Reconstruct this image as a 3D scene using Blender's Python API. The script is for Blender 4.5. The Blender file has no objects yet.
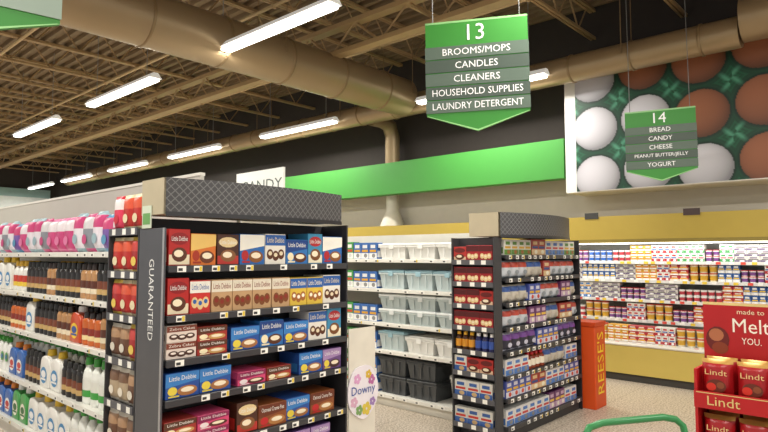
import bpy, bmesh, math, random
from mathutils import Vector, Matrix
random.seed(11)
SC=bpy.context.scene; COL=SC.collection; OB=bpy.data.objects
SC.view_settings.view_transform='Standard'

# ---------------------------------------------------------------- materials
def lin(h):
    h=h.lstrip('#'); out=[]
    for i in (0,2,4):
        c=int(h[i:i+2],16)/255
        out.append(c/12.92 if c<=.04045 else ((c+.055)/1.055)**2.4)
    return out
MC={}
def M(h,rough=.5,metal=0,var=.10,scale=9,emit=0,alpha=1):
    k=(h,rough,metal,var,scale,emit,alpha)
    if k in MC: return MC[k]
    m=bpy.data.materials.new('mat_'+h.strip('#')); m.use_nodes=True
    nt=m.node_tree; b=nt.nodes['Principled BSDF']; c=lin(h)
    tc=nt.nodes.new('ShaderNodeTexCoord'); nz=nt.nodes.new('ShaderNodeTexNoise')
    nz.inputs['Scale'].default_value=scale; nz.inputs['Detail'].default_value=2
    nt.links.new(tc.outputs['Object'],nz.inputs['Vector'])
    mr=nt.nodes.new('ShaderNodeMapRange'); mr.inputs['To Min'].default_value=1-var; mr.inputs['To Max'].default_value=1+var
    nt.links.new(nz.outputs['Fac'],mr.inputs['Value'])
    hs=nt.nodes.new('ShaderNodeHueSaturation'); hs.inputs['Color'].default_value=(*c,1)
    nt.links.new(mr.outputs['Result'],hs.inputs['Value'])
    nt.links.new(hs.outputs['Color'],b.inputs['Base Color'])
    b.inputs['Roughness'].default_value=rough; b.inputs['Metallic'].default_value=metal
    if emit:
        b.inputs['Emission Color'].default_value=(*c,1); b.inputs['Emission Strength'].default_value=emit
    if alpha<1: b.inputs['Alpha'].default_value=alpha
    MC[k]=m; return m

def floor_mat():
    m=bpy.data.materials.new('terrazzo'); m.use_nodes=True; nt=m.node_tree; b=nt.nodes['Principled BSDF']
    tc=nt.nodes.new('ShaderNodeTexCoord'); v=nt.nodes.new('ShaderNodeTexNoise'); v.inputs['Scale'].default_value=60; v.inputs['Detail'].default_value=4
    nt.links.new(tc.outputs['Object'],v.inputs['Vector'])
    r=nt.nodes.new('ShaderNodeValToRGB'); e=r.color_ramp.elements
    e[0].position=.36; e[0].color=(*lin('#8d7b66'),1); e[1].position=.5; e[1].color=(*lin('#cdbfad'),1)
    x=e.new(.66); x.color=(*lin('#e6ddd0'),1)
    nt.links.new(v.outputs['Fac'],r.inputs['Fac'])
    br=nt.nodes.new('ShaderNodeTexBrick'); br.offset=0; br.inputs['Scale'].default_value=1
    br.inputs['Brick Width'].default_value=1.2; br.inputs['Row Height'].default_value=1.2; br.inputs['Mortar Size'].default_value=.004
    br.inputs['Color1'].default_value=(1,1,1,1); br.inputs['Color2'].default_value=(.96,.96,.96,1); br.inputs['Mortar'].default_value=(.6,.56,.5,1)
    nt.links.new(tc.outputs['Object'],br.inputs['Vector'])
    mx=nt.nodes.new('ShaderNodeMixRGB'); mx.blend_type='MULTIPLY'; mx.inputs['Fac'].default_value=1
    nt.links.new(r.outputs['Color'],mx.inputs['Color1']); nt.links.new(br.outputs['Color'],mx.inputs['Color2'])
    nt.links.new(mx.outputs['Color'],b.inputs['Base Color']); b.inputs['Roughness'].default_value=.28
    return m
def lattice_mat():
    m=bpy.data.materials.new('lattice'); m.use_nodes=True; nt=m.node_tree; b=nt.nodes['Principled BSDF']
    tc=nt.nodes.new('ShaderNodeTexCoord'); sp=nt.nodes.new('ShaderNodeSeparateXYZ'); nt.links.new(tc.outputs['Object'],sp.inputs[0])
    def mt(op,a,bv):
        n=nt.nodes.new('ShaderNodeMath'); n.operation=op
        for i,q in enumerate((a,bv)):
            if q is None: continue
            if isinstance(q,(int,float)): n.inputs[i].default_value=q
            else: nt.links.new(q,n.inputs[i])
        return n.outputs[0]
    K=24
    a=mt('FRACT',mt('MULTIPLY',mt('ADD',sp.outputs[0],sp.outputs[2]),K),None)
    c=mt('FRACT',mt('MULTIPLY',mt('SUBTRACT',sp.outputs[0],sp.outputs[2]),K),None)
    mn=mt('LESS_THAN',mt('MINIMUM',a,c),.18)
    mx=nt.nodes.new('ShaderNodeMixRGB'); nt.links.new(mn,mx.inputs['Fac'])
    mx.inputs['Color1'].default_value=(*lin('#454445'),1); mx.inputs['Color2'].default_value=(*lin('#6d6c6c'),1)
    nt.links.new(mx.outputs[0],b.inputs['Base Color']); b.inputs['Roughness'].default_value=.45
    return m
LAT=lattice_mat(); FLOOR=floor_mat()

# ---------------------------------------------------------------- mesh builder
TX={}
def text_geo(s):
    if s in TX: return TX[s]
    cu=bpy.data.curves.new('t','FONT'); cu.body=s; cu.resolution_u=2; cu.align_x='CENTER'
    o=OB.new('t',cu); COL.objects.link(o); bpy.context.view_layer.update()
    me=o.evaluated_get(bpy.context.evaluated_depsgraph_get()).to_mesh()
    vs=[(v.co.x,v.co.y) for v in me.vertices]; fs=[tuple(p.vertices) for p in me.polygons]
    xs=[v[0] for v in vs]; ys=[v[1] for v in vs]
    cx=(min(xs)+max(xs))/2; cy=(min(ys)+max(ys))/2; w=max(xs)-min(xs); h=max(ys)-min(ys)
    OB.remove(o); bpy.data.curves.remove(cu)
    TX[s]=([((x-cx)/w,(y-cy)/h) for x,y in vs],fs,w/h); return TX[s]

class MB:
    def __init__(s): s.v=[];s.f=[];s.m=[];s.mats=[];s.sm=[]
    def add(s,vs,fs,mt,smooth=False):
        if mt not in s.mats: s.mats.append(mt)
        i=s.mats.index(mt); o=len(s.v); s.v+=[tuple(v) for v in vs]
        for f in fs: s.f.append(tuple(k+o for k in f)); s.m.append(i); s.sm.append(smooth)
        return s
    def box(s,x0,x1,y0,y1,z0,z1,mt,bev=0,seg=1,taper=1):
        if bev:
            bm=bmesh.new(); bmesh.ops.create_cube(bm,size=1)
            for v in bm.verts: v.co=Vector((x0+(v.co.x+.5)*(x1-x0),y0+(v.co.y+.5)*(y1-y0),z0+(v.co.z+.5)*(z1-z0)))
            bmesh.ops.bevel(bm,geom=bm.edges[:],offset=bev,segments=seg,affect='EDGES',profile=.5)
            bm.verts.index_update()
            s.add([v.co[:] for v in bm.verts],[[v.index for v in f.verts] for f in bm.faces],mt); bm.free(); return s
        cx=(x0+x1)/2; cy=(y0+y1)/2; a=(x1-x0)/2; b=(y1-y0)/2; t=taper
        vs=[(cx-a*t,cy-b*t,z0),(cx+a*t,cy-b*t,z0),(cx+a*t,cy+b*t,z0),(cx-a*t,cy+b*t,z0),(x0,y0,z1),(x1,y0,z1),(x1,y1,z1),(x0,y1,z1)]
        return s.add(vs,[(0,3,2,1),(4,5,6,7),(0,1,5,4),(1,2,6,5),(2,3,7,6),(3,0,4,7)],mt)
    def rect(s,x0,x1,z0,z1,y,mt): return s.add([(x0,y,z0),(x1,y,z0),(x1,y,z1),(x0,y,z1)],[(0,1,2,3)],mt)
    def ell(s,cx,cz,a,b,y,mt,n=14): return s.add([(cx+a*math.cos(t*2*math.pi/n),y,cz+b*math.sin(t*2*math.pi/n)) for t in range(n)],[tuple(range(n))],mt)
    def poly(s,pts,y,mt): return s.add([(x,y,z) for x,z in pts],[tuple(range(len(pts)))],mt)
    def text(s,t,cx,cz,y,w,h,mt,rot=0):
        vs,fs,ar=text_geo(t)
        if w is None: w=h*ar
        if h is None: h=w/ar
        c=math.cos(rot); q=math.sin(rot); out=[]
        for a,b in vs:
            a*=w;b*=h; out.append((cx+a*c-b*q,y,cz+a*q+b*c))
        return s.add(out,fs,mt)
    def lathe(s,prof,mt,cx=0,cy=0,sx=1,sy=1,n=14,mats=None,close=True):
        for k in range(len(prof)-1):
            (r0,z0),(r1,z1)=prof[k],prof[k+1]; vs=[];fs=[]
            for i in range(n):
                a=2*math.pi*i/n; vs.append((cx+r0*math.cos(a)*sx,cy+r0*math.sin(a)*sy,z0))
            for i in range(n):
                a=2*math.pi*i/n; vs.append((cx+r1*math.cos(a)*sx,cy+r1*math.sin(a)*sy,z1))
            for i in range(n): j=(i+1)%n; fs.append((i,j,n+j,n+i))
            s.add(vs,fs,mats[k] if mats else mt,True)
        for (r,z),flip,q in ((prof[0],1,0),(prof[-1],0,-1)):
            if r>1e-4 and close:
                f=list(range(n)); f=f[::-1] if flip else f
                s.add([(cx+r*math.cos(2*math.pi*i/n)*sx,cy+r*math.sin(2*math.pi*i/n)*sy,z) for i in range(n)],[f],mats[q] if mats else mt)
        return s
    def tube(s,pts,r,mt,n=8,cap=True):
        pts=[Vector(p) for p in pts]
        rr=r if isinstance(r,(list,tuple)) else [r]*len(pts)
        up=None; vs=[]
        for i,p in enumerate(pts):
            d=(pts[min(i+1,len(pts)-1)]-pts[max(i-1,0)]).normalized()
            if up is None:
                up=Vector((0,0,1)) if abs(d.z)<.9 else Vector((1,0,0))
            a=d.cross(up).normalized(); b=a.cross(d).normalized(); up=b
            for k in range(n):
                t=2*math.pi*k/n; vs.append(tuple(p+a*math.cos(t)*rr[i]+b*math.sin(t)*rr[i]))
        fs=[]
        for i in range(len(pts)-1):
            for k in range(n):
                j=(k+1)%n; fs.append((i*n+k,i*n+j,(i+1)*n+j,(i+1)*n+k))
        s.add(vs,fs,mt,True)
        if cap:
            s.add(vs[:n],[tuple(range(n))],mt); s.add(vs[-n:],[tuple(range(n))[::-1]],mt)
        return s
    def bag(s,w,h,d,matf,nu=8,nv=10):
        for side in (-1,1):
            vs=[]
            for j in range(nv+1):
                v=-1+2*j/nv
                for i in range(nu+1):
                    u=-1+2*i/nu
                    th=d/2*(1-abs(u)**3)**.7*(1-abs(v)**4)**.8
                    vs.append((u*w/2*(1-.05*(1-abs(v)**3)),side*th,(v+1)*h/2))
            for j in range(nv):
                for i in range(nu):
                    a=j*(nu+1)+i; f=(a,a+1,a+nu+2,a+nu+1)
                    if side==1: f=f[::-1]
                    mt=matf((i+.5)/nu,(j+.5)/nv,side)
                    if mt not in s.mats: s.mats.append(mt)
                    s.f.append(tuple(k+len(s.v) for k in f)); s.m.append(s.mats.index(mt)); s.sm.append(True)
            s.v+=vs
        return s
    def mesh(s,name='m'):
        me=bpy.data.meshes.new(name); me.from_pydata(s.v,[],s.f)
        for m in s.mats: me.materials.append(m)
        me.polygons.foreach_set('material_index',s.m); me.polygons.foreach_set('use_smooth',s.sm); me.update(); return me

def top(name,mesh,Mx,label,cat,group=None,kind=None):
    o=OB.new(name,mesh); o.matrix_world=Mx; COL.objects.link(o)
    if label: o['label']=label
    if cat: o['category']=cat
    if group: o['group']=group
    if kind: o['kind']=kind
    return o
def part(name,mesh,parent,Mx=None,label=None,kind=None):
    o=OB.new(name,mesh); o.parent=parent; COL.objects.link(o)
    if Mx is not None: o.matrix_local=Mx
    if label: o['label']=label
    if kind: o['kind']=kind
    return o
def struct(name,mesh):
    o=OB.new(name,mesh); COL.objects.link(o); o['kind']='structure'; return o
I4=Matrix.Identity(4)
def TE(x,y,z=0): return Matrix.Translation((x,y,z))
def TA(x,y,z=0): return Matrix.Translation((x,y,z))@Matrix.Rotation(-math.pi/2,4,'Z')

# ---------------------------------------------------------------- products
WH='#f2f0ea'
class P: pass
def proto(name,mesh,w,h,d,label,cat,parts=()):
    p=P(); p.name=name;p.mesh=mesh;p.w=w;p.h=h;p.d=d;p.label=label;p.cat=cat;p.parts=parts; return p
def put(p,T,x,y,z,rz=0,group=None):
    o=top(p.name,p.mesh,T@Matrix.Translation((x,y,z))@Matrix.Rotation(rz,4,'Z'),p.label,p.cat,group)
    for nm,me in p.parts: part(nm,me,o)
    return o
def fill(T,x0,x1,z,yf,seq,group,stack=1,gap=.006,jit=.006,maxh=None):
    x=x0;i=0
    while True:
        p,n=seq[i%len(seq)]; i+=1
        for _ in range(n):
            if x+p.w>x1: return
            st=stack if not isinstance(stack,dict) else stack.get(p,1)
            if maxh: st=max(1,int(maxh/(p.h+.001)))
            for k in range(st):
                put(p,T,x+p.w/2,yf+p.d/2+random.uniform(0,jit),z+.001+k*(p.h+.001),random.uniform(-.015,.015) if jit else 0,group)
            x+=p.w+gap
def carton(w,h,d,c1,c2,c3,title,label,pic='#6b3a1c',style=0,name='snack_cake_box',cat='snack box'):
    b=MB(); b.box(-w/2,w/2,-d/2,d/2,0,h,M(c1,.38),bev=.002); y=-d/2-.0008; y2=y-.0006; y3=y2-.0006
    if style==0:
        b.rect(-w*.48,w*.48,h*.03,h*.3,y,M(c2,.38)); b.ell(0,h*.3,w*.36,h*.2,y2,M(pic,.5)); b.ell(-w*.04,h*.33,w*.22,h*.1,y3,M('#f5e6c8',.5))
        b.ell(0,h*.74,w*.44,h*.17,y,M(c3,.4)); 
        if title: b.text(title,0,h*.74,y2,w*.74,h*.13,M(WH,.4))
    elif style==1:
        b.rect(-w*.5,w*.5,h*.62,h*.97,y,M(c2,.38)); 
        for k in (-1,0,1): b.ell(k*w*.27,h*.28+abs(k)*h*.05,w*.16,h*.17,y2-.0003*k,M(pic,.5)); b.ell(k*w*.27,h*.31+abs(k)*h*.05,w*.09,h*.07,y3-.0003*k,M(c3,.5))
        if title: b.text(title,0,h*.8,y2,w*.84,h*.17,M(c3,.4))
    elif style==2:
        b.poly([(-w*.5,h*.45),(w*.5,h*.62),(w*.5,h*.98),(-w*.5,h*.98)],y,M(c2,.38)); b.ell(w*.14,h*.26,w*.3,h*.2,y2,M(pic,.5)); b.ell(-w*.3,h*.3,w*.14,h*.17,y2,M(c3,.5)); 
        b.ell(w*.14,h*.3,w*.2,h*.1,y3,M('#f5e6c8',.5)); b.rect(-w*.42,-w*.1,h*.06,h*.12,y3,M(c3,.5))
        if title: b.text(title,0,h*.78,y2,w*.8,h*.18,M(WH,.4))
    else:
        b.rect(-w*.5,w*.5,0.004,h*.36,y,M(c2,.38)); b.rect(-w*.4,w*.4,h*.42,h*.56,y,M(c3,.38)); b.rect(-w*.3,w*.3,h*.66,h*.86,y,M(c2,.38)); b.ell(w*.1,h*.2,w*.22,h*.13,y2,M(pic,.5))
    b.add([(w/2+.0008,-d*.4,h*.1),(w/2+.0008,d*.4,h*.1),(w/2+.0008,d*.4,h*.5),(w/2+.0008,-d*.4,h*.5)],[(0,1,2,3)],M(c2,.4))
    b.add([(-w/2-.0008,d*.4,h*.1),(-w/2-.0008,-d*.4,h*.1),(-w/2-.0008,-d*.4,h*.5),(-w/2-.0008,d*.4,h*.5)],[(0,1,2,3)],M(c2,.4))
    return proto(name,b.mesh(name),w,h,d,label,cat)
def bag_p(w,h,d,c1,c2,c3,label,title=None,name='snack_bag',cat='snack bag',tc=WH,emb=True):
    b=MB()
    def mf(u,v,s):
        if v<.1 or v>.9: return M(c3,.35)
        if v>.56: return M(c2,.35)
        return M(c1,.35)
    b.bag(w,h,d,mf)
    y=-d/2-.002
    if emb: b.ell(0,h*.33,w*.25,h*.13,y,M(c3,.4))
    if title: b.text(title,0,h*.66,y-.001,w*.7,h*.13,M(tc,.4))
    return proto(name,b.mesh(name),w,h,d,label,cat)
def bottle(w,h,d,cb,cc,cl,c2,label,shape=0,name='detergent_bottle',cat='bottle'):
    b=MB(); sy=d/w; r=w/2
    if shape==0: prof=[(r*.86,0),(r,.015),(r,h*.58),(r*.85,h*.7),(r*.42,h*.8),(r*.34,h*.85)]
    elif shape==1: prof=[(r*.8,0),(r*.92,.01),(r*.8,h*.3),(r*.98,h*.55),(r*.7,h*.74),(r*.3,h*.82),(r*.3,h*.86)]
    else: prof=[(r*.9,0),(r,.01),(r,h*.72),(r*.75,h*.8),(r*.55,h*.84)]
    b.lathe(prof,M(cb,.3),sy=sy,n=16)
    rl=r*1.015; z0=h*.16; z1=h*.52; vs=[];n=8
    for k in range(n+1):
        a=math.radians(200+140*k/n)
        for z in (z0,z0+(z1-z0)*.4,z1): vs.append((rl*math.cos(a),rl*sy*math.sin(a)*1.01,z))
    f1=[];f2=[]
    for k in range(n): f1.append((3*k,3*k+3,3*k+4,3*k+1)); f2.append((3*k+1,3*k+4,3*k+5,3*k+2))
    if shape!=1: b.add(vs,f1,M(cl,.4),True); b.add(vs,f2,M(c2,.4),True)
    else: b.ell(0,h*.42,r*.6,h*.14,-r*sy*1.0-.002,M(cl,.4)); b.ell(0,h*.42,r*.4,h*.07,-r*sy*1.0-.0035,M(c2,.4))
    c=MB(); rc=r*.45 if shape<2 else r*.6
    z=prof[-1][1]-.005
    if shape==1:
        c.lathe([(rc*.7,z),(rc*.7,h*.9),(rc*.5,h*.92)],M(cc,.35),n=12); c.box(-r*.25,r*.25,-r*sy*1.0,r*.5*sy,h*.915,h,M(cc,.35),bev=.004); c.box(-.005,.005,-r*sy*.9,-r*sy*.75,h*.84,h*.93,M(cc,.35))
    else: c.lathe([(rc,z),(rc*1.02,z+.01),(rc*.92,h-.004),(rc*.8,h)],M(cc,.35),n=12)
    return proto(name,b.mesh(name),w,h,d,label,cat,[('cap' if shape!=1 else 'spray_trigger',c.mesh('cap'))])
def jug(w,h,d,cb,cc,cl,label,c2=WH):
    b=MB(); W_=w; w=w*.93
    prof=[(-.5,0),(.5,0),(.5,.62),(.36,.78),(.12,.84),(-.12,.84),(-.3,.8),(-.42,.72),(-.5,.5)]
    n=len(prof); f=[(x*w,-d/2,z*h) for x,z in prof]; k=[(x*w,d/2,z*h) for x,z in prof]
    bm=bmesh.new(); vv=[bm.verts.new(p) for p in f+k]
    bm.faces.new(vv[:n]); bm.faces.new(vv[n:][::-1])
    for i in range(n): j=(i+1)%n; bm.faces.new((vv[j],vv[i],vv[n+i],vv[n+j]))
    bmesh.ops.recalc_face_normals(bm,faces=bm.faces[:])
    bmesh.ops.bevel(bm,geom=bm.edges[:],offset=w*.07,segments=2,affect='EDGES',profile=.6); bm.verts.index_update()
    b.add([v.co[:] for v in bm.verts],[[v.index for v in q.verts] for q in bm.faces],M(cb,.3),True); bm.free()
    y=-d/2-.0015
    b.ell(-w*.03,h*.33,w*.36,h*.22,y,M(cl,.4)); b.ell(-w*.03,h*.36,w*.26,h*.1,y-.001,M(c2,.4)); b.rect(-w*.3,w*.24,h*.2,h*.25,y-.001,M(c2,.4))
    b.tube([(w*.22,-d*.3,h*.76),(w*.47,-d*.3,h*.74),(w*.49,-d*.3,h*.5)],.009,M(cb,.3),n=6)
    c=MB(); c.lathe([(w*.17,h*.83),(w*.18,h*.86),(w*.16,h*.995),(w*.14,h)],M(cc,.35),n=12)
    return proto('detergent_jug',b.mesh('detergent_jug'),W_,h,d,label,'bottle',[('cap',c.mesh('cap'))])
def tub(w,h,cb,cl,cc,label,name='yogurt_tub',cat='tub'):
    r=w/2; b=MB(); b.lathe([(r*.8,0),(r*.83,h*.15),(r*.92,h*.7),(r*.95,h*.88),(r,h*.88),(r,h)],None,n=12,mats=[M(cb,.4),M(cl,.4),M(cb,.4),M(cc,.4),M(cc,.4)])
    return proto(name,b.mesh(name),w,h,w,label,cat)
def tote(w,h,d,cb,cl,label,lid=True,alpha=1,name='storage_tote',cat='storage box'):
    b=MB(); mb=M(cb,.25,alpha=alpha)
    b.box(-w/2+.01,w/2-.01,-d/2+.01,d/2-.01,0,h-.03,mb,taper=.88)
    for k in (-.25,.0,.25): b.box(k*w-.006,k*w+.006,-d/2+.004,-d/2+.012,h*.1,h-.04,mb)
    b.box(-w/2,w/2,-d/2,d/2,h-.045,h-.028,mb,bev=.003)
    c=MB(); c.box(-w/2-.0,w/2+.0,-d/2-.002,d/2+.002,h-.027,h-.006,M(cl,.35),bev=.005); c.box(-w*.42,w*.42,-d*.4,d*.4,h-.006,h,M(cl,.35))
    c.box(-.03,.03,-d/2-.008,-d/2-.002,h-.06,h-.015,M(cl,.35),bev=.002)
    return proto(name,b.mesh(name),w,h,d,label,cat,[('lid',c.mesh('lid'))] if lid else ())
def bucket(w,h,cb,label):
    r=w/2; b=MB(); b.lathe([(r*.78,0),(r*.94,h*.92),(r,h*.92),(r,h),(r*.9,h),(r*.72,.02)],M(cb,.3),n=18)
    hd=MB(); hd.tube([(-r,0,h*.93),(-r*.8,-r*.55,h*.8),(0,-r*.98,h*.66),(r*.8,-r*.55,h*.8),(r,0,h*.93)],.004,M('#9a9a9a',.3,.8),n=5)
    return proto('bucket',b.mesh('bucket'),w,h,w,label,'bucket',[('handle',hd.mesh('handle'))])
def jar(w,h,cb,cc,cl,label,name='coffee_bottle',cat='bottle'):
    r=w/2; b=MB(); b.lathe([(r*.9,0),(r,.006),(r,h*.2),(r,h*.6),(r*.85,h*.72),(r*.5,h*.84)],None,n=12,mats=[M(cb,.25),M(cb,.25),M(cl,.4),M(cb,.25),M(cb,.25)])
    c=MB(); c.lathe([(r*.55,h*.83),(r*.56,h)],M(cc,.35),n=10)
    return proto(name,b.mesh(name),w,h,w,label,cat,[('cap',c.mesh('cap'))])

# ---------------------------------------------------------------- shelving
def shelving(name,label,cat,T,W,Dp,zs,H,cs,cp,back=True,tag=.17,group=None,cback=None,basez=.12):
    r=top(name,None,T,label,cat,group)
    part('base',MB().box(.0,W,.03,Dp,0,basez-.024,M(cp,.5)).mesh('base'),r)
    if back:
        part('back_panel',MB().box(0,W,Dp-.025,Dp,basez-.024,H,M(cback or cp,.55)).mesh('back_panel'),r)
    for z in zs:
        so=part('shelf',MB().box(0.004,W-.004,0.004,Dp-.027,z-.022,z,M(cs,.4)).mesh('shelf'),r)
        rl=MB().box(0.004,W-.004,-.010,.004,z-.034,z+.002,M(cs,.35),bev=.002)
        x=.05
        while x<W-.06:
            if random.random()<.85:
                rl.rect(x,x+.05,z-.032,z-.001,-.0115,M('#f4f2ea',.5,var=.03)); rl.rect(x+.006,x+.03,z-.026,z-.012,-.0122,M('#3a3a3a',.5))
                if random.random()<.3: rl.rect(x+.033,x+.048,z-.03,z-.004,-.0122,M('#e6c73a',.5))
            x+=tag*random.uniform(.7,1.2)
        part('price_rail',rl.mesh('price_rail'),so)
    return r

# ================================================================= ROOM
fl=MB().add([(-6,-6,0),(8.1,-6,0),(8.1,24,0),(-6,24,0)],[(0,1,2,3)],FLOOR); struct('floor',fl.mesh('floor'))
WG=M('#c9c3b8',.8,var=.04); DK=M('#3a3431',.85,var=.08)
w=MB(); w.box(8.1,8.3,-3,24,0,2.62,WG); w.box(8.1,8.3,-3,24,2.62,5.1,DK); struct('wall_right',w.mesh('wall_right'))
w=MB(); w.box(-6,8.3,24,24.2,0,2.4,M('#6b655d',.8)); w.box(-6,8.3,24,24.2,2.4,5.1,DK); struct('wall_back',w.mesh('wall_back'))
struct('baseboard_back',MB().box(-6,8.1,23.97,23.999,0,.1,M('#2b2b2b')).mesh('bb'))
dk=MB(); DM=M('#7f6b50',.6,var=.12,scale=2); x=-6; pts=[]
while x<8.3:
    pts+= [(x,5.06),(x+.09,5.06),(x+.105,5.0),(x+.165,5.0)]; x+=.18
vs=[];fs=[]
for (a,z) in pts: vs+=[(a,-3,z),(a,24.2,z)]
for i in range(len(pts)-1): fs.append((2*i,2*i+1,2*i+3,2*i+2))
dk.add(vs,fs,DM); dk.box(-6,8.3,-3,24.2,5.08,5.12,DM); struct('ceiling',dk.mesh('ceiling'))

JM=M('#a88c64',.5,var=.1)
def barm(b,p0,p1,t,mt): b.tube([p0,p1],t,mt,n=4)
L=14.1
tc=MB(); tc.box(0,L,-.045,-.008,-.04,0,JM); tc.box(0,L,.008,.045,-.04,0,JM)
bc=MB(); bc.box(0,L,-.04,-.008,-.44,-.405,JM); bc.box(0,L,.008,.04,-.44,-.405,JM)
wb=MB(); k=0; x=.1
while x+.3<L:
    barm(wb,(x,0,-.02 if k%2==0 else -.42),(x+.3,0,-.42 if k%2==0 else -.02),.013,JM); x+=.3; k+=1
tcm,bcm,wbm=tc.mesh('top_chord'),bc.mesh('bottom_chord'),wb.mesh('web')
y=-1.5
while y<23.8:
    r=top('roof_joist',None,TE(-6,y,4.998),'tan-painted open-web steel joist under the roof deck','roof joist','open-web roof joists')
    part('top_chord',tcm,r); part('bottom_chord',bcm,r); part('web',wbm,r); y+=1.2
L2=26
tc=MB().box(-.07,.07,0,L2,-.06,0,JM); bc=MB().box(-.07,.07,0,L2,-.42,-.36,JM); wb=MB(); k=0; x=.1
while x+.45<L2: barm(wb,(0,x,-.03 if k%2==0 else -.39),(0,x+.45,-.39 if k%2==0 else -.03),.018,JM); x+=.45; k+=1
a1,a2,a3=tc.mesh('top_chord'),bc.mesh('bottom_chord'),wb.mesh('web')
for gx in (-1.2,5.3):
    r=top('roof_girder',None,TE(gx,-2,4.556),'tan-painted steel truss girder carrying the roof joists','roof girder','roof girders')
    part('top_chord',a1,r); part('bottom_chord',a2,r); part('web',a3,r)
PM=M('#c0a67c',.5)
for px_ in (1.0,2.6,4.3,6.2):
    pz=4.535; b=MB().tube([(px_,-2,pz),(px_,23.9,pz)],.022,PM,n=8)
    yy=-1.5
    while yy<24: b.box(px_-.03,px_+.03,yy-.012,yy+.012,pz-.03,pz+.025,PM); yy+=2.4
    top('sprinkler_pipe',b.mesh('sprinkler_pipe'),I4,'thin tan-painted pipe clamped under the roof joists','pipe','ceiling pipes')

# ducts
DU=M('#a08a6a',.38,.4,var=.06,scale=3); DU2=M('#8f7857',.4,.35)
def duct(name,p0,p1,r,seam,label,hang=2.4):
    p0=Vector(p0);p1=Vector(p1); ln=(p1-p0).length; d=(p1-p0)/ln
    b=MB(); b.tube([p0,p1],r,DU,n=28)
    t=seam/2
    while t<ln-.05:
        c=p0+d*t; b.tube([c-d*.018,c-d*.012,c+d*.012,c+d*.018],[r,r+.012,r+.012,r],DU2,n=28,cap=False); t+=seam
    o=top(name,b.mesh(name),I4,label,'duct')
    t=hang/2
    while t<ln:
        c=p0+d*t; s=Vector((-d.y,d.x,0))*(r+.006)
        for q in (-1,1):
            hb=MB().tube([c+s*q,c+s*q+Vector((0,0,4.99-c.z))],.006,DU2,n=5); part('hanger_rod',hb.mesh('hanger_rod'),o)
        t+=hang
    return o
duct('air_duct',(-4,5.86,3.95),(6.93,5.86,3.95),.29,.9,'large tan round sheet-metal duct with raised seams')
duct('air_duct',(7.12,1.3,3.88),(7.12,20,3.88),.17,.75,'tan spiral sheet-metal duct hung near the dark wall')
duct('air_duct',(7.12,-2,4.0),(7.12,1.28,4.0),.24,.75,'wider tan duct end section near the egg poster')
b=MB(); b.tube([(7.31,6.9,3.86),(7.6,6.9,3.86),(7.78,6.9,3.8),(7.86,6.9,3.62),(7.86,6.9,2.75)],.13,DU,n=18)
b.tube([(7.86,6.9,2.75),(7.86,6.9,2.3),(7.86,6.9,2.08),(7.86,6.9,2.012)],[.11,.11,.2,.22],M('#d8d2c4',.5),n=18)
top('drop_duct',b.mesh('drop_duct'),I4,'vertical elbow duct dropping to a pale flared outlet','duct')

# green band
struct('trim_1',MB().box(7.5,7.7,3.5,22,2.54,3.08,M('#3f8f38',.55,var=.03)).mesh('trim_1'))
for i,yy in enumerate((4,9.5,13,17,21)): struct('trim_%d'%(i+2),MB().box(7.7,8.1,yy-.03,yy+.03,2.7,2.76,M('#333333')).mesh('t'))

# egg poster
py0,py1,pz0,pz1=3.475,-.6,2.33,4.10
r=top('egg_poster',None,TA(7.5,py0,0),'large wall print of brown and white eggs in a green carton','poster')
PW=py0-py1
part('frame',MB().box(0,PW,0.004,.598,pz0,pz1,M('#eeece6',.5,var=.02)).mesh('frame'),r)
NX,NZ=340,190; x0=.15
eggs=[]
tone=[['w','w','w','w'],['b','w','w','w'],['b','b','w','w'],['b','b','b','b'],['w','b','b','b'],['w','w','b','b'],['b','w','b','b']]
for ci in range(7):
    for ri in range(3):
        eggs.append((.24+ci*.635+ri*.02,.30+ri*.64-(.05 if ci%2 else 0),.29,.28,tone[ci][ri]))
GRN=lin('#0e5a3c'); DG=lin('#04241a'); LG=lin('#5aa888')
def ecol(s,t):
    best=None
    for cx,cy,a,bb,k in eggs:
        q=((s-cx)/a)**2+((t-cy)/bb)**2
        if best is None or q<best[0]: best=(q,cx,cy,a,bb,k)
    q,cx,cy,a,bb,k=best
    if q<1:
        nz=math.sqrt(1-q); nx=(s-cx)/a; ny=(t-cy)/bb
        sh=.35+.65*max(0,min(1,(-.25*nx-.35*ny+.9*nz)))
        base=lin('#d8d6de') if k=='w' else lin('#9c5f40')
        return [c*sh for c in base]
    g=min(1,(math.sqrt(q)-1)/.30)
    dx=abs(s-cx)/.318; dy=abs(t-cy)/.32
    ridge=max(0,1-abs(dx-dy)*6)*g
    ring=.5+.5*math.sin(math.sqrt(q)*46)
    base=[DG[i]+(GRN[i]-DG[i])*g*(.5+.5*ring) for i in range(3)]
    return [base[i]+(LG[i]-base[i])*ridge*.75 for i in range(3)]
vs=[];cols=[];fs=[]
for j in range(NZ+1):
    for i in range(NX+1):
        s=(PW-x0)*i/NX; t=(pz1-pz0-.02)*j/NZ
        vs.append((x0+s,0,pz1-.01-t)); cols+=ecol(s,t)+[1]
for j in range(NZ):
    for i in range(NX):
        a=j*(NX+1)+i; fs.append((a,a+NX+1,a+NX+2,a+1))
me=bpy.data.meshes.new('print'); me.from_pydata(vs,[],fs); ca=me.color_attributes.new('Col','FLOAT_COLOR','POINT'); ca.data.foreach_set('color',cols)
pm=bpy.data.materials.new('egg_print'); pm.use_nodes=True; nt=pm.node_tree; at=nt.nodes.new('ShaderNodeAttribute'); at.attribute_name='Col'
nt.links.new(at.outputs['Color'],nt.nodes['Principled BSDF'].inputs['Base Color']); nt.nodes['Principled BSDF'].inputs['Roughness'].default_value=.5
me.materials.append(pm); part('print',me,r)

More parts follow.
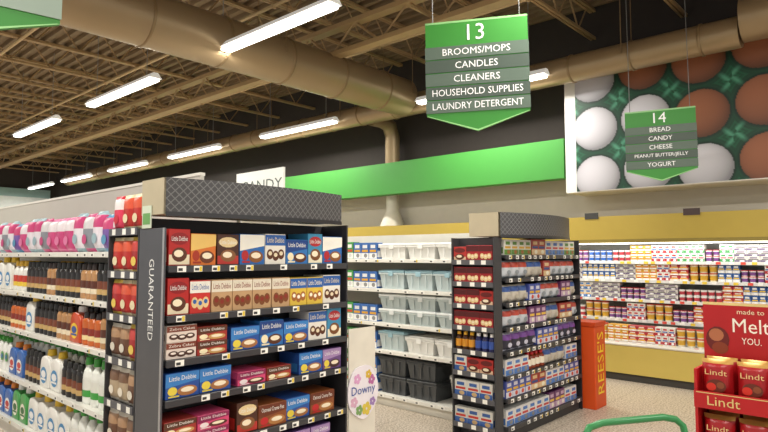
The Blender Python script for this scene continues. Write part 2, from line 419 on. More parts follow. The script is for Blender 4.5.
# ================================================================= LIGHT FIXTURES
hm=MB(); LL=2.1
hm.add([(-.03,0,.07),(.03,0,.07),(.085,0,0.0),(-.085,0,0.0),(-.03,LL,.07),(.03,LL,.07),(.085,LL,0.0),(-.085,LL,0.0)],
 [(0,1,2,3),(4,7,6,5),(0,4,5,1),(1,5,6,2),(3,7,4,0),(3,2,6,7)],M('#e8e6e0',.4,emit=.35))
hme=hm.mesh('housing')
dme=MB().box(-.065,.065,.02,LL-.02,-.035,0,M('#fffdf4',.5,var=0,emit=5),bev=.01).mesh('diffuser')
cme=[MB().tube([(0,yy,.07),(0,yy,1.19)],.005,M('#8f8f8f'),n=5).mesh('suspension_cable') for yy in (.25,LL-.25)]
rows={.2:[-1.5,2.0,5.5,9],3.6:[-3.1,.3,3.85,7.25,10.7,14.2,17.7],6.85:[3.4,7.3,10.9,14.2,17.6,20.6]}
for lx,ys in rows.items():
    for ly in ys:
        r=top('ceiling_light',None,TE(lx,ly,3.8),'long suspended white fluorescent light fixture, switched on','ceiling light','suspended light fixtures')
        part('housing',hme,r); part('diffuser',dme,r)
        for q in cme: part('suspension_cable',q,r)
        ld=bpy.data.lights.new('lamp','AREA'); ld.shape='RECTANGLE'; ld.size=.14; ld.size_y=LL; ld.energy=80; ld.color=(1,.96,.88)
        lo=OB.new('lamp',ld); lo.location=(lx,ly+LL/2,3.755); COL.objects.link(lo)

# ================================================================= AISLE SIGNS
def aisle_sign(Mx,num,lines,label,W=.7,cab=2.0,gcol='#388c31',g1='#5a6b5e',g2='#49574d'):
    g=M(gcol,.5,var=.02); gr=M(g1,.5,var=.03); gr2=M(g2,.5,var=.03); wt=M('#ffffff',.4,var=0)
    r=top('aisle_sign',None,Mx,label,'aisle sign','hanging aisle signs')
    h=W*.95; w2=W/2; tip=W*.17
    b=MB(); pts=[(-w2,0),(-w2,-h),(0,-h-tip),(w2,-h),(w2,0)]
    b.add([(x,-.012,z) for x,z in pts]+[(x,.012,z) for x,z in pts],[(0,1,2,3,4),(9,8,7,6,5)]+[((i+1)%5,i,5+i,5+(i+1)%5) for i in range(5)],g)
    b.rect(-w2,w2,-.015,0.0,-.0128,M('#8fc882',.4)); b.add([(-w2,-.0128,-h+.0),(-w2+.012,-.0128,-h),(0,-.0128,-h-tip+.012),(0,-.0128,-h-tip)],[(0,3,2,1)],M('#9ad78a',.4)); b.add([(w2,-.0128,-h),(w2-.012,-.0128,-h),(0,-.0128,-h-tip+.012),(0,-.0128,-h-tip)],[(0,1,2,3)],M('#9ad78a',.4))
    part('board',b.mesh('board'),r)
    ztop=-h*.27; lh=(h*.985-h*.27)/5
    for i in range(5):
        z1=ztop-i*lh; part('text_panel',MB().box(-w2-.004,w2+.004,-.018,-.0135,z1-lh+.008,z1,gr if i%2==0 else gr2).mesh('text_panel'),r)
    if num: part('lettering',MB().text(num,0,-h*.135,-.0145,None,h*.17,wt).mesh('l'),r)
    for i,s in enumerate(lines): 
        ww=text_geo(s)[2]*lh*.50; part('lettering',MB().text(s,0,ztop-i*lh-lh*.44,-.019,min(ww,W*.88),lh*.5,wt).mesh('l'),r)
    for q in (-.85,.85): part('suspension_cable',MB().tube([(q*w2,0,0),(q*w2*.98,0,cab)],.0035,M('#777777'),n=5).mesh('c'),r)
def face(x,y,z,yaw,roll=0): return Matrix.Translation((x,y,z))@Matrix.Rotation(yaw,4,'Z')@Matrix.Rotation(roll,4,'Y')
aisle_sign(face(3.56,2.32,3.215,math.radians(-60),math.radians(-1.0)),'13',['BROOMS/MOPS','CANDLES','CLEANERS','HOUSEHOLD SUPPLIES','LAUNDRY DETERGENT'],'green hanging aisle 13 sign with household categories',W=.735,cab=1.78)
aisle_sign(face(6.30,1.90,2.985,math.radians(-72),math.radians(-.5)),'14',['BREAD','CANDY','CHEESE','PEANUT BUTTER/JELLY','YOGURT'],'green hanging aisle 14 sign in front of the egg print',W=.655,cab=2.0)
aisle_sign(face(.49,2.55,3.08,math.radians(-8)),None,[],'green and grey hanging aisle sign above the detergent aisle',W=.7,cab=1.9,g1='#93a496',g2='#84958a')

# candy sign above gondola
r=top('category_sign',None,TA(4.95,7.4,0),'white category sign reading CANDY on posts above the shelving','sign')
part('board',MB().box(0,1.1,0,.03,2.26,2.69,M('#dededa',.5,var=.02)).mesh('board'),r)
part('lettering',MB().text('CANDY',.60,2.48,-.002,.95,.15,M('#55605a',.5)).mesh('l'),r)
for q in (.1,1.0): part('post',MB().box(q-.012,q+.012,.005,.025,1.722,2.26,M('#bbbbbb')).mesh('post'),r)
r=top('department_sign',None,TE(6.0,23.9,0),'pale teal department sign on the far dark wall','sign')
part('board',MB().box(0,1.9,0,.09,2.6,3.9,M('#9fc2c0',.5)).mesh('board'),r)
part('panel',MB().box(.1,1.8,-.03,-.002,3.0,3.6,M('#dfe6e2',.5)).mesh('panel'),r)

# ================================================================= GONDOLA 1 (detergent aisle)
DKS='#39393c'
T1=TA(1.62,9.0)
g1r=shelving('gondola_shelving','long white metal aisle shelving stocked with cleaning supplies','shelving',T1,5.88,.5,[.15,.5,.89,1.2,1.52],1.84,'#e6e4dc','#d9d5ca',cback='#ccc8be')
part('divider_panel',MB().box(0,5.45,.475,.5,1.841,2.035,M('#bdb9b0',.6,var=.03)).box(0,5.45,.468,.507,2.035,2.055,M('#dedbd2',.6,var=.03)).mesh('divider'),g1r)
blk=bottle(.085,.245,.06,'#1e1b1c','#1a1a1a','#c8a66a','#7a3f28','black bottle with gold and brown label',2,name='cleaner_bottle')
wht=bottle(.11,.25,.07,'#e9e8e2','#e0b12c','#e8c640','#c33a2a','white bottle with yellow cap and label',0)
org=bottle(.09,.22,.07,'#c8642a','#2a2020','#f0d8a0','#8a2a20','orange bottle with dark cap and cream label',2)
sprg=bottle(.11,.29,.06,'#eeeeea','#3f9a3c','#4da845','#2d6fb0','white spray bottle with green trigger',1,name='spray_bottle')
grn=bottle(.12,.31,.075,'#eef0ea','#3c9a3a','#3fa045','#e8e8e0','white bottle with green cap and green label',0)
grl=bottle(.12,.31,.075,'#6ab53c','#f2f2ee','#e8f0e0','#2a7a36','lime green bottle with white cap',0)
jbl=jug(.19,.26,.11,'#2c62ae','#e8862a','#f0f0f0','blue detergent jug with orange cap','#c22b2b')
jor=jug(.19,.25,.11,'#c8481f','#e8e8e8','#f2c52c','orange detergent jug with round yellow label','#274ea0')
jwh=jug(.20,.28,.11,'#eceae4','#e8c030','#3a8ac0','white detergent jug with yellow cap','#f4f4f4')
jgr=jug(.18,.28,.10,'#3f9a4a','#f0f0ee','#f6f2e0','green detergent jug with white cap','#2a6a30')
pnk=bag_p(.17,.26,.13,'#c94a80','#e8e0e4','#e07aa8','pink and white plastic-wrapped multipack',None,'wrapped_pack','packaged goods')
pnk2=bag_p(.16,.28,.12,'#e9e2ea','#c8447a','#9ab6c0','white and pink plastic-wrapped multipack',None,'wrapped_pack','packaged goods')
pur=bag_p(.15,.25,.12,'#7a5aa8','#c84a7a','#5a9ac0','purple plastic-wrapped household multipack',None,'wrapped_pack','packaged goods')
gry_=bag_p(.16,.27,.12,'#8a8f98','#d8d6d8','#c84a80','grey and silver plastic-wrapped multipack',None,'wrapped_pack','packaged goods')
tan=bottle(.085,.24,.06,'#b98a5c','#2b1d18','#eadcc0','#5a2a1a','tan bottle with dark cap',2,name='cleaner_bottle')
X0=2.3; X1=5.46
fill(T1,X0,X1,1.52,.02,[(pnk,2),(pnk2,1),(gry_,1),(pnk2,1),(pur,1),(pnk,1),(pnk2,2),(gry_,1),(pnk,1)],'wrapped packs on the top shelf',gap=.003)
fill(T1,X0,X1,1.2,.02,[(wht,4),(jwh,2),(wht,3),(blk,5),(tan,2),(blk,5),(tan,3),(blk,4),(jwh,2)],'bottles on the second shelf',gap=.007)
fill(T1,X0,X1,.89,.02,[(jwh,2),(blk,5),(org,4),(jwh,1),(blk,5),(tan,3),(jor,1),(org,3),(tan,3),(blk,5)],'bottles on the middle shelf',gap=.007)
fill(T1,X0,X1,.5,.02,[(jwh,2),(sprg,4),(jbl,2),(blk,4),(jwh,2),(blk,4),(grn,3),(grl,2),(grn,4),(grl,2),(grn,4)],'bottles on the lower shelf',gap=.007)
fill(T1,X0,X1,.15,.02,[(jwh,2),(jbl,3),(jgr,2),(jwh,4),(grn,4)],'jugs on the bottom shelf',gap=.01)
for z,seq in ((1.2,[(blk,5),(wht,4)]),(.89,[(org,4),(blk,5)]),(.5,[(grn,4),(sprg,4)])):
    fill(T1,X0+.05,X1,z,.17,seq,'bottles standing in the second row',gap=.01)

def wing(T,W,D,zs,H,label,c='#3a3a3d'):
    r=top('side_rack',None,T,label,'display rack')
    part('frame',MB().box(0,.012,0,D,.0,H,M(c,.45)).box(W-.012,W,0,D,0,H,M(c,.45)).box(.012,W-.012,D-.008,D,0,H,M(c,.5)).mesh('frame'),r)
    for z in zs:
        m=MB().box(.012,W-.012,0.0,D-.008,z-.01,z,M(c,.45)).box(.012,W-.012,-.006,0,z-.03,z+.012,M('#55555a',.4))
        for k in (0.06,.19,.3):
            if k+.05<W: m.rect(k,k+.045,z-.026,z+.008,-.0072,M('#f4f2ea',.5))
        part('shelf',m.mesh('shelf'),r)
    return r
TW=TA(1.478,3.5)
wz=[.2,.44,.68,.92,1.16,1.4,1.64]
wing(TW,.38,.122,wz,1.645,'narrow dark rack of snack bags beside the end display')
redb=bag_p(.116,.2,.05,'#b92a22','#d9583a','#e8d8b0','small red and orange snack bag')
redc=bag_p(.116,.2,.05,'#a81e22','#c8403a','#e8c85a','small dark red snack bag with yellow trim')
brnb=bag_p(.116,.19,.05,'#6a4632','#b08a68','#e0d8c8','small brown and tan snack bag')
tanb=bag_p(.116,.19,.05,'#b8a488','#7a5a44','#efe6d4','small tan snack bag with brown band')
pkb=bag_p(.116,.2,.05,'#d83a5a','#e8e0e0','#c8283a','small pink and white snack bag')
for i,z in enumerate(wz):
    seq={0:[(tanb,2),(brnb,1)],1:[(brnb,2),(tanb,1)],2:[(tanb,2),(brnb,1)],3:[(brnb,2),(redc,1)],4:[(redc,1),(redb,2)],5:[(redb,2),(redc,1)],6:[(pkb,1),(redb,2)]}[i]
    fill(TW,.014,.368,z,.008,seq,'snack bags in the side rack',gap=.001,jit=.002)

# ================================================================= ENDCAP 1
def header(root,T,W,Dp,z0,z1,bow,label):
    r=part('header_canopy',None,root,root.matrix_world.inverted()@T,label)
    n=16; vs=[]
    for i in range(n+1):
        t=i/n; x=W*t; y=-bow*(1-(2*t-1)**2)
        vs+=[(x,y,z0),(x,y,z1)]
    b=MB(); b.add(vs,[(2*i,2*i+2,2*i+3,2*i+1) for i in range(n)],LAT,True)
    b.add([(x,y,z) for x,y,z in [vs[2*i+1] for i in range(n+1)]]+[(W,.02,z1),(0,.02,z1)],[tuple(range(n+3))],M('#56565a',.5))
    b.add([(x,y,z) for x,y,z in [vs[2*i] for i in range(n+1)]]+[(W,.02,z0),(0,.02,z0)],[tuple(range(n+3))[::-1]],M('#2b2b2e',.5))
    part('front_board',b.mesh('front_board'),r)
    part('body',MB().box(0,W,.021,Dp,z0,z1,M('#b9ad92',.6)).mesh('body'),r)
    tr=MB(); vt=[]
    for i in range(n+1):
        t=i/n; x=W*t; y=-bow*(1-(2*t-1)**2)-.004; vt+=[(x,y,z0-.012),(x,y,z0+.012)]
    tr.add(vt,[(2*i,2*i+2,2*i+3,2*i+1) for i in range(n)],M('#2d2d30',.4)); part('trim',tr.mesh('trim'),r)
E1=TE(1.48,2.84)
z1s=[.12,.3,.5,.765,.965,1.19,1.445]
def onto(root,T): return root.matrix_world.inverted()@T
e1=shelving('end_display_shelving','dark end display shelving filled with boxed snack cakes','shelving',E1@TE(.016,0),1.27,.27,z1s,1.70,DKS,'#333336',cback='#2c2c2f',tag=.13)
bpy.context.view_layer.update()
r=part('side_panel',None,e1,onto(e1,TA(1.478,3.115)),'tall dark grey side panel lettered GUARANTEED')
part('board',MB().box(0,.275,0,.012,0,1.64,M('#55565b',.35,.3),bev=.003).mesh('board'),r)
part('lettering',MB().text('GUARANTEED',.15,1.27,-.0015,.42,.052,M('#f0f0ee',.4),rot=-math.pi/2).mesh('l'),r)
part('edge_trim',MB().box(.262,.275,-.004,0,0.0,1.64,M('#a8a8aa',.3,.5)).mesh('e'),r)
part('side_panel',MB().box(0,.012,0,.27,0,1.7,M('#2e2e31',.4)).mesh('side_panel'),e1,onto(e1,TE(2.768,2.84)))
header(e1,E1,1.24,.26,1.712,1.90,.07,'bowed charcoal header with diamond lattice')
part('price_card',MB().box(-.05,.05,0,.004,0,.12,M('#cfd8c4',.5)).rect(-.04,.04,.02,.08,-.001,M('#6aa05a',.5)).mesh('price_card'),e1,onto(e1,TA(1.474,3.03,1.642)))

LD='Little Debbie'
S=[
 carton(.12,.19,.2,'#b4231f','#e8d9b8','#8e1518',LD,'red boxed snack cakes','#5a2d18',0),
 carton(.15,.17,.2,'#d8742c','#ecc26c','#a8331c',None,'orange snack cake box','#6b3418',2),
 carton(.17,.175,.2,'#2a68b0','#f3efe2','#b3272b',LD,'blue and white snack cake box','#8a5426',2),
 carton(.15,.18,.2,'#ece6da','#2d5fa8','#e8d9b8',LD,'white snack cake box with blue band','#5b3019',1),
 carton(.13,.175,.2,'#c09a70','#e6ddc8','#8a2a1c',LD,'tan snack cake box with cream band','#7a4420',1),
 carton(.14,.17,.2,'#4b2a1c','#b9332a','#e9cf9b',LD,'dark brown snack cake box','#8a5a34',0),
 carton(.13,.17,.2,'#e0bd45','#2b62ad','#fff4dc',LD,'yellow snack cake box with blue band','#a8662c',1),
 carton(.17,.085,.2,'#e8d8cc','#7a3a28','#f4e8dc','Zebra Cakes','cream and brown zebra cake box','#4a2a1c',1),
 carton(.17,.15,.2,'#2f74b8','#1d4386','#f7e9c0',LD,'royal blue snack cake box','#5b3019',2),
 carton(.2,.13,.2,'#8a4b24','#6a3018','#c2272b','Oatmeal Creme Pies','brown oatmeal creme pie box','#b57a42',2),
 carton(.18,.075,.2,'#a8342c','#5a321e','#f7e9c0',LD,'red and brown snack cake box','#c89a5c',2),
 carton(.12,.19,.2,'#3f8db4','#f0e6c8','#b02a30',LD,'tall turquoise snack cake box','#7a4a24',0),
 carton(.19,.13,.2,'#25509c','#3a80c4','#e8d048',LD,'blue snack cake box with yellow badge','#a87040',2),
 carton(.19,.075,.2,'#d84a78','#8a2050','#f0e0e0',LD,'pink snack cake box','#5a2a20',2),
 carton(.12,.175,.2,'#c8302a','#f0ece0','#2d5fa8',LD,'red and white snack cake box','#e8c890',1),
 carton(.16,.13,.2,'#6a4a84','#a888b8','#e8d048',LD,'purple snack cake box','#4a2a2a',2)]
for p,l in ((S[0],'red box of snack cakes'),(S[13],'bright pink snack cake box'),(S[15],'purple and lilac snack cake box'),(S[1],'bright orange snack cake box')): p.label=l
fill(E1,.03,1.27,1.445,.012,[(S[0],1),(S[1],1),(S[5],1),(S[2],1),(S[3],1),(S[8],1),(S[11],1),(S[2],1),(S[3],1)],'snack boxes on the top shelf')
fill(E1,.03,1.27,1.19,.012,[(S[0],1),(S[14],1),(S[4],4),(S[6],2),(S[3],1),(S[11],1)],'snack boxes on the second shelf')
fill(E1,.03,.45,.965,.012,[(S[7],1),(S[10],1)],'snack boxes on the middle shelf',maxh=.18)
fill(E1,.41,1.27,.965,.012,[(S[12],1),(S[8],1),(S[12],1),(S[3],1),(S[11],1)],'snack boxes on the middle shelf')
fill(E1,.03,.44,.765,.012,[(S[12],2)],'snack boxes on the lower shelf')
fill(E1,.46,.86,.765,.012,[(S[13],1),(S[10],1)],'snack boxes on the lower shelf')
fill(E1,.9,1.27,.765,.012,[(S[12],1),(S[15],1)],'snack boxes on the lower shelf')
fill(E1,.03,.46,.5,.012,[(S[10],1),(S[13],1)],'snack boxes on the wide shelf',maxh=.16)
fill(E1,.46,1.27,.5,.012,[(S[5],1),(S[9],1),(S[12],1),(S[9],1)],'snack boxes on the wide shelf',jit=.02)
fill(E1,.03,1.262,.3,.012,[(S[12],2),(S[9],2),(S[15],2)],'snack boxes near the floor')
fill(E1,.03,1.262,.12,.012,[(S[9],2),(S[15],2),(S[12],2)],'snack boxes near the floor')

# fabric softener sign
r=top('promotional_sign',None,TE(2.955,2.86),'oval floral fabric softener sign on a white card stand','sign')
part('card',MB().box(-.13,.13,.012,.02,.12,1.0,M('#e0dacb',.5)).mesh('card'),r)
part('foot',MB().box(-.13,.13,-.06,.1,0,.12,M('#e6e2d8',.5)).mesh('foot'),r)
b=MB(); n=24; pts=[(.15*math.cos(2*math.pi*i/n),.57+.18*math.sin(2*math.pi*i/n)*(1+.04*math.sin(5*i))) for i in range(n)]
b.add([(x,0,z) for x,z in pts]+[(x,.01,z) for x,z in pts],[tuple(range(n)),tuple(range(n,2*n))[::-1]]+[((i+1)%n,i,n+i,n+(i+1)%n) for i in range(n)],M('#ebe4ea',.5))
for cx,cz,a,c in ((-.06,.66,.035,'#d9a0c8'),(.05,.68,.03,'#d8b23a'),(.08,.64,.035,'#b96aa0'),(-.09,.51,.035,'#d6a8c0'),(.03,.45,.045,'#d8c04a'),(-.04,.45,.035,'#7aa060'),(.09,.49,.03,'#a080b8')): 
    for q in range(5): b.ell(cx+a*.6*math.cos(q*1.257),cz+a*.6*math.sin(q*1.257),a*.45,a*.45,-.0012-.0002*q,M(c,.5),n=8)
b.text('Downy',0,.575,-.0025,.23,.075,M('#2a4a9a',.5)); part('oval_board',b.mesh('oval'),r)

# ================================================================= GONDOLA 2 (storage aisle)
T2=TA(4.45,9.0)
shelving('gondola_shelving','long white metal aisle shelving stocked with storage boxes','shelving',T2,6.05,.5,[.12,.55,.82,1.16,1.46],1.72,'#e8e6de','#dbd7cc',cback='#c9c6bd')
clr=tote(.36,.145,.36,'#b9c4c4','#dfe3e2','clear plastic storage box with pale lid')
clr2=tote(.34,.19,.36,'#c3d0d2','#9cc0cc','clear plastic storage box with blue lid')
wtt=tote(.36,.16,.34,'#e8e7e3','#f2f2ee','white plastic storage box with lid')
gry=tote(.36,.185,.36,'#4a4d50','#37393b','dark grey plastic tote with lid')
bkt=bucket(.29,.26,'#e8e7e1','white plastic bucket with wire handle'); 
smx=carton(.11,.17,.1,'#3a6ab0','#e8e8e8','#d8a030',None,'small blue household box','#888888',3,'household_box','box')
sgn=carton(.10,.18,.1,'#4a9a50','#f0efe8','#c84a30',None,'small green household box','#cccccc',3,'household_box','box')
sor=carton(.12,.15,.1,'#c8502c','#f0e2b0','#3a3a3a',None,'small orange household box','#eeeeee',3,'household_box','box')
XA=9-4.12; XE=6.04
fill(T2,XA,XE,1.46,.02,[(wtt,3)],'storage boxes on the aisle shelving',gap=.01)
fill(T2,XA,XE,1.16,.02,[(clr2,3)],'storage boxes on the aisle shelving',gap=.01)
fill(T2,XA,XE,.82,.02,[(clr,3)],'storage boxes on the aisle shelving',stack=2,gap=.01)
fill(T2,XA,XE,.55,.02,[(clr2,1),(wtt,2)],'storage boxes on the aisle shelving',gap=.01)
fill(T2,XA,XE-.34,.12,.02,[(gry,2)],'storage boxes on the aisle shelving',stack=2,gap=.01)
fill(T2,XE-.34,XE,.12,.02,[(bkt,1)],'storage boxes on the aisle shelving',gap=.01)
for z in (1.46,1.16,.82,.55,.12):
    fill(T2,3.6,XA-.02,z,.02,[(smx,3),(sor,2),(sgn,3),(smx,2)],'household boxes on the aisle shelving',maxh=.23 if z>.2 else .38)

# ================================================================= ENDCAP 2
E2=TE(4.232,2.5)
z2s=[.12,.34,.52,.715,.91,1.11,1.31,1.5]
e2=shelving('end_display_shelving','dark end display shelving with packaged groceries','shelving',E2,1.42,.4,z2s,1.645,DKS,'#333336',cback='#2c2c2f',tag=.12)
bpy.context.view_layer.update()
part('side_panel',MB().box(-.012,0,0,.4,0,1.645,M('#2e2e31',.4)).mesh('side_panel'),e2,onto(e2,TE(5.666,2.5)))
header(e2,TE(4.17,2.5),1.28,.30,1.655,1.85,.13,'bowed charcoal header with diamond lattice')
TW2=TA(4.105,2.94)
w2z=[.12,.34,.54,.715,.91,1.09,1.27,1.45]
wing(TW2,.42,.112,w2z,1.645,'narrow dark side rack with red snack cartons and bottles')
rc=carton(.125,.13,.06,'#a8202a','#5a141c','#f0e0c0',None,'small dark red snack carton','#e8c890',1,'snack_carton','box')
rc2=carton(.125,.12,.06,'#b8302c','#e4c2a0','#6a1a1c',None,'small bright red snack carton','#5a2a18',0,'snack_carton','box')
wc=carton(.12,.13,.06,'#e0ded6','#3a62a8','#c83a30',None,'small white and blue carton','#c8a878',3,'snack_carton','box')
cof=jar(.062,.15,'#4a2a18','#e8b030','#e8a030','coffee drink bottle with yellow label')
cof2=jar(.062,.15,'#2a2a5a','#f0f0f0','#3a5ab0','dark bottle with blue label')
for i,z in enumerate(w2z):
    seq={0:[(wc,3)],1:[(wc,3)],2:[(wc,1),(rc2,2)],3:[(cof,3),(cof2,3)],4:[(rc,3)],5:[(rc,2),(rc2,1)],6:[(rc,3)],7:[(rc2,1),(rc,2)]}[i]
    fill(TW2,.016,.408,z,.012,seq,'cartons in the side rack',gap=.002,jit=.002)
g1=bag_p(.13,.145,.08,'#c8ccd0','#b84a3a','#8a9298','silver and red food pouch',None,'food_pouch','food pouch')
g2=bag_p(.13,.145,.08,'#c8c0b0','#3a5a9a','#b8b0a0','tan and blue food pouch',None,'food_pouch','food pouch')
g3=carton(.11,.13,.12,'#e0ded4','#5a8a3c','#d8a830',None,'white and green grocery box','#a06a3a',3,'grocery_box','box')
g4=carton(.10,.14,.12,'#4a5aa8','#d8d6e0','#e0b030',None,'blue and white grocery box','#c84a3a',3,'grocery_box','box')
g5=carton(.12,.13,.12,'#e0deda','#4a7ac0','#c83a3a',None,'white and blue grocery box','#888888',3,'grocery_box','box')
g6=carton(.10,.145,.12,'#6a3a6a','#c8a8c0','#e8c050',None,'purple and pink grocery box','#e8e0d0',3,'grocery_box','box')
g7=jar(.075,.14,'#8a3a20','#c8202a','#f0e6d0','red lidded jar with cream label','food_jar','jar')
g8=bag_p(.13,.15,.08,'#2f2f3c','#7a4a9a','#c8c8d8','dark purple food pouch',None,'food_pouch','food pouch')
g9=carton(.13,.14,.12,'#a83a30','#e0c090','#2a4a8a',None,'red and tan grocery box','#f0e8d0',3,'grocery_box','box')
rowsE={1.5:[(g3,4),(g9,2),(g5,3)],1.31:[(g1,3),(g2,2),(g9,1),(g1,3)],1.11:[(g2,3),(g4,2),(g1,3),(g6,2)],.91:[(g1,3),(g6,3),(g2,2),(g9,2)],.715:[(g8,4),(g4,4)],.52:[(g5,3),(g7,4),(g2,3)],.34:[(g4,4),(g9,2),(g5,3)],.12:[(g5,6),(g6,3)]}
for z,seq in rowsE.items(): fill(E2,.02,1.40,z,.01,seq,'groceries on the end display',gap=.004)

# orange candy display
r=top('candy_display',None,TE(5.70,2.38),'tall orange cardboard candy display with yellow lettering','display stand')
part('body',MB().box(0,.26,0,.34,0,.80,M('#d84e12',.5,var=.04),bev=.006).mesh('body'),r)
part('top_rim',MB().box(-.008,.268,-.008,.348,.80,.84,M('#c8440e',.5)).mesh('rim'),r)
part('lettering',MB().text("REESE'S",.13,.44,-.002,.6,.15,M('#f7d12a',.5),rot=math.pi/2).mesh('l'),r)

# ================================================================= DAIRY CASE
TD=TA(7.24,9.0); WD=9.8
YL='#bba244'
r=top('refrigerated_case',None,TD,'long open refrigerated dairy case with mustard yellow panels','refrigerated case')
part('base',MB().box(0,WD,0,.5,.09,.42,M('#c8b25a',.5,var=.04)).box(0,WD,.03,.5,0,.09,M('#3a3833',.6)).mesh('base'),r)
lp=MB().box(0,WD,-.02,.1,.42,.448,M('#d8d4c8',.4),bev=.008)
for k in range(5): lp.box(k*2.44-.01,k*2.44+.01,-.004,0,.09,.42,M('#8f7d34'))
part('ledge',lp.mesh('ledge'),r)
part('canopy',MB().box(0,WD,.3,.858,1.66,2.0,M(YL,.5,var=.04)).box(0,WD,.29,.3,1.655,1.70,M('#8f7d34',.5)).mesh('canopy'),r)
part('back_panel',MB().box(0,WD,.84,.858,.42,1.66,M('#b5b6b2',.5)).mesh('back'),r)
dz=[.45,.70,.95,1.19,1.42]
for z in dz:
    y0=.1 if z<.5 else .36
    so=part('shelf',MB().box(0,WD,y0,.83,z-.018,z,M('#dcdcd6',.4)).mesh('shelf'),r)
    rl=MB().box(0,WD,y0-.012,y0,z-.03,z+.006,M('#dcdcd8',.4)); x=5
    while x<8.3: rl.rect(x,x+.05,z-.027,z+.003,y0-.0135,M(random.choice(['#f6f4ec','#f6f4ec','#e8c840','#d84a3a']),.5)); x+=random.uniform(.08,.16)
    part('price_rail',rl.mesh('rail'),so)
part('case_light',MB().box(4.5,8.6,.33,.37,1.64,1.66,M('#ffffff',.5,var=0,emit=1.5)).mesh('cl'),r)
ld=bpy.data.lights.new('case_lamp','AREA'); ld.shape='RECTANGLE'; ld.size=.06; ld.size_y=3.8; ld.energy=8; ld.color=(1,.98,.94)
lo=OB.new('case_lamp',ld); lo.location=(7.50,2.3,1.64); lo.rotation_euler=(0,math.radians(-35),0); COL.objects.link(lo)
dk_='dairy products in the refrigerated case'
def dc(w,h,a,b_,c,lab): return carton(w,h,.12,a,b_,c,None,lab,'#f0f0f0',3,'dairy_carton','carton')
da=[tub(.075,.07,'#eceae4','#b8404a','#f0f0ec','white yogurt tub with red band'),
 tub(.075,.07,'#eceae4','#3a6ab8','#2a5aa8','white yogurt tub with blue band'),
 tub(.075,.07,'#eceae4','#7a4a8a','#c83a4a','white yogurt tub with purple band and red lid'),
 tub(.10,.10,'#e6dcbc','#d0a030','#c84030','large butter tub with red lid','butter_tub'),
 dc(.07,.10,'#e8e6de','#b83038','#2f5fa8','white and red dairy carton'),
 dc(.08,.10,'#e4e0d6','#3f7ac0','#e0a030','white and blue dairy carton'),
 dc(.10,.065,'#b8303a','#e8dcc8','#f0c040','small red dairy carton pack'),
 dc(.12,.065,'#d8d5cc','#6a5a7a','#4a4a4a','small grey dairy carton pack'),
 dc(.07,.1,'#2f5a9a','#e8e6e0','#e8c040','navy blue dairy carton'),
 dc(.08,.065,'#e0a838','#f0ead8','#c8402c','golden yellow dairy carton'),
 dc(.07,.1,'#e8ece6','#4a9a58','#d84a6a','white and green dairy carton')]
rs=random.Random(5)
for z in dz:
    seq=[(rs.choice(da),rs.choice([2,3,3,4])) for _ in range(14)]
    if z==.45: seq=[(da[7],3),(da[3],4),(da[9],3),(da[6],3),(da[4],3),(da[3],3)]
    fill(TD,5.3,8.1,z,.14 if z<.5 else .38,seq,dk_,gap=.004,jit=.003,maxh=.205)
r_=r
for yy,t in ((3.15,'#3a3a38'),(1.95,'#4a3a38')):
    part('marker_plate',MB().box(-.09,.09,0,.008,0,.08,M(t,.5)).mesh('tag'),r_,TD.inverted()@TA(7.531,yy,1.97))

# ================================================================= CHOCOLATE DISPLAY
TL=TA(3.0,.79)
RD='#b8141a'
r=top('chocolate_display',None,TL,'red cardboard display stand of chocolate truffle bags','display stand')
part('base',MB().box(0,.62,.0,.36,0,.31,M(RD,.45,var=.04)).mesh('base'),r)
part('side_panel',MB().box(0,.012,0,.36,.31,.98,M(RD,.45)).mesh('s'),r); part('side_panel',MB().box(.608,.62,0,.36,.31,.98,M(RD,.45)).mesh('s'),r)
part('back_panel',MB().box(.012,.608,.35,.36,.31,1.0,M('#9c1014',.45)).mesh('b'),r)
for z in (.34,.59,.84):
    t=MB().box(.012,.608,.0,.35,z,z+.012,M('#a81216',.45)).box(.0,.62,-.012,0,z-.03,z+.045,M(RD,.4))
    t.text('Lindt',.12,z+.008,-.0135,.13,.04,M('#e8cf8a',.35,.3)).text('Lindt',.43,z+.008,-.0135,.13,.04,M('#e8cf8a',.35,.3)); t.rect(.01,.61,z+.038,z+.042,-.0135,M('#e8cf8a',.35,.3))
    part('tray',t.mesh('tray'),r)
h=MB().box(.0,.62,.19,.20,1.0,1.275,M(RD,.4)); h.rect(.0,.62,1.262,1.275,.189,M('#e8cf8a',.4)); h.rect(.0,.62,1.0,1.015,.189,M('#8a0f14',.4))
h.text('made to',.20,1.235,.188,.11,.022,M('#f5e6c0',.4)); h.text('Melt',.20,1.17,.188,.15,.065,M('#fff6e6',.4)); h.text('YOU.',.20,1.10,.188,.08,.03,M('#fff6e6',.4))
h.ell(.06,1.10,.05,.06,.188,M('#6a1a14',.4)); h.ell(.055,1.12,.032,.03,.1872,M('#b8704a',.4)); h.ell(.07,1.06,.035,.028,.1864,M('#8a3a1c',.4))
h.text('made to',.48,1.235,.188,.11,.022,M('#f5e6c0',.4))
part('header_card',h.mesh('h'),r)
for q in (.05,.54): part('header_support',MB().box(q,q+.03,.201,.349,.96,1.1,M(RD)).mesh('hs'),r)
bb=MB()
def mf(u,v,s):
    if v>.9: return M('#c89a50',.3,.3)
    if v<.1: return M('#8e1216',.35)
    return M('#a8181e',.3)
bb.bag(.13,.17,.075,mf); bb.ell(.0,.055,.04,.03,-.0395,M('#6a2a18',.4)); bb.ell(-.02,.05,.02,.018,-.041,M('#d8301f',.35)); bb.ell(.018,.06,.016,.015,-.0415,M('#8a4a2a',.35)); bb.text('Lindt',0,.115,-.0385,.09,.024,M('#e8c88a',.4))
lb=proto('chocolate_bag',bb.mesh('chocolate_bag'),.13,.17,.075,'red chocolate truffle bag with gold lettering','chocolate bag')
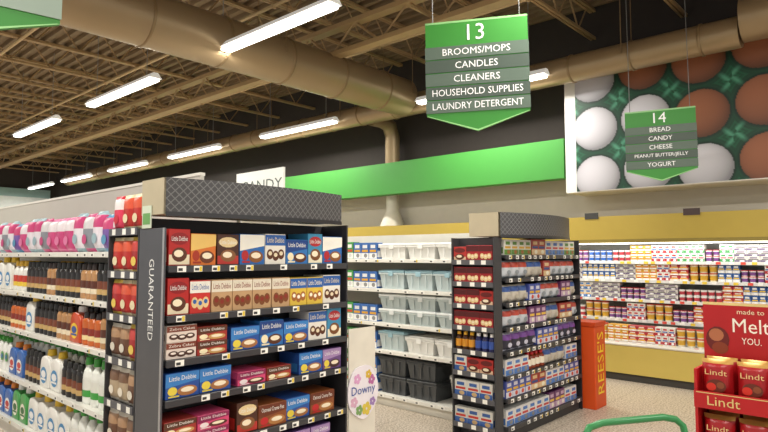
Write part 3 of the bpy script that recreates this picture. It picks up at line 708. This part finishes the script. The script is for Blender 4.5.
for z in (.34,.59,.84):
    for yy in (.025,.11):
        fill(TL,.02,.60,z+.013,yy,[(lb,4)],'red chocolate bags in the display trays',gap=.012,jit=.0)

# ================================================================= SHOPPING CART
A=Vector((1.83,.80,0)); B=Vector((2.150,.605,0)); ux=(B-A).normalized(); uy=Vector((-ux.y,ux.x,0))
Wc=(B-A).length
MC_=Matrix((( ux.x,uy.x,0,A.x),(ux.y,uy.y,0,A.y),(0,0,1,0),(0,0,0,1)))
r=top('shopping_cart',None,MC_,'grey wire shopping cart with a green curved handle','shopping cart')
GM=M('#9a9da0',.3,.8)
part('handle',MB().tube([(0,-.02,.88),(.0,0,.935),(.02,.01,.955),(.07,.012,.965),(Wc-.07,.012,.965),(Wc-.02,.01,.955),(Wc,0,.935),(Wc,-.02,.88)],.0115,M('#2f7f45',.35),n=10).mesh('handle'),r)
for q in (0,Wc): part('handle_bar',MB().tube([(q,-.02,.88),(q,-.09,.80)],.012,GM,n=8).mesh('hb'),r)
bs=MB()
for zz,in_ in ((.80,0),(.70,.01),(.6,.02),(.5,.03)):
    a=in_; b_=-.09-in_; c_=-.55+in_
    bs.tube([(a,b_,zz),(Wc-a,b_,zz),(Wc-a,c_,zz),(a,c_,zz),(a,b_,zz)],.004 if zz<.8 else .008,GM,n=5)
for i in range(11):
    xx=.03+(Wc-.06)*i/10; bs.tube([(xx,-.09,.8),(xx,-.12,.5),(xx,-.52,.5),(xx,-.55,.8)],.0025,GM,n=4)
part('basket',bs.mesh('basket'),r)
fr=MB()
for xx in (.02,Wc-.02): fr.tube([(xx,-.09,.8),(xx,-.15,.5),(xx,-.1,.14),(xx,-.54,.14),(xx,-.3,.5)],.011,GM,n=6)
fr.tube([(.02,-.1,.14),(Wc-.02,-.1,.14)],.011,GM,n=6); fr.tube([(.02,-.54,.14),(Wc-.02,-.54,.14)],.011,GM,n=6)
part('frame',fr.mesh('frame'),r)
for xx in (.02,Wc-.02):
    for yy in (-.1,-.54):
        wm=MB().tube([(xx-.013,yy,.055),(xx+.013,yy,.055)],.054,M('#2a2a2a'),n=16).box(xx-.018,xx-.014,yy-.012,yy+.012,.055,.135,GM).box(xx+.014,xx+.018,yy-.012,yy+.012,.055,.135,GM)
        part('wheel',wm.mesh('wheel'),r)

# ================================================================= WORLD, CAMERA
wd=bpy.data.worlds.new('World'); SC.world=wd; wd.use_nodes=True
bg=wd.node_tree.nodes['Background']; bg.inputs['Color'].default_value=(1,.97,.92,1); bg.inputs['Strength'].default_value=.8
cam=bpy.data.cameras.new('Camera'); cam.sensor_width=36; cam.lens=590/768*36; cam.clip_start=.05
co=OB.new('Camera',cam); co.location=(0,0,1.5); co.rotation_euler=(math.radians(93.8),0,math.radians(-47.9)); COL.objects.link(co); SC.camera=co
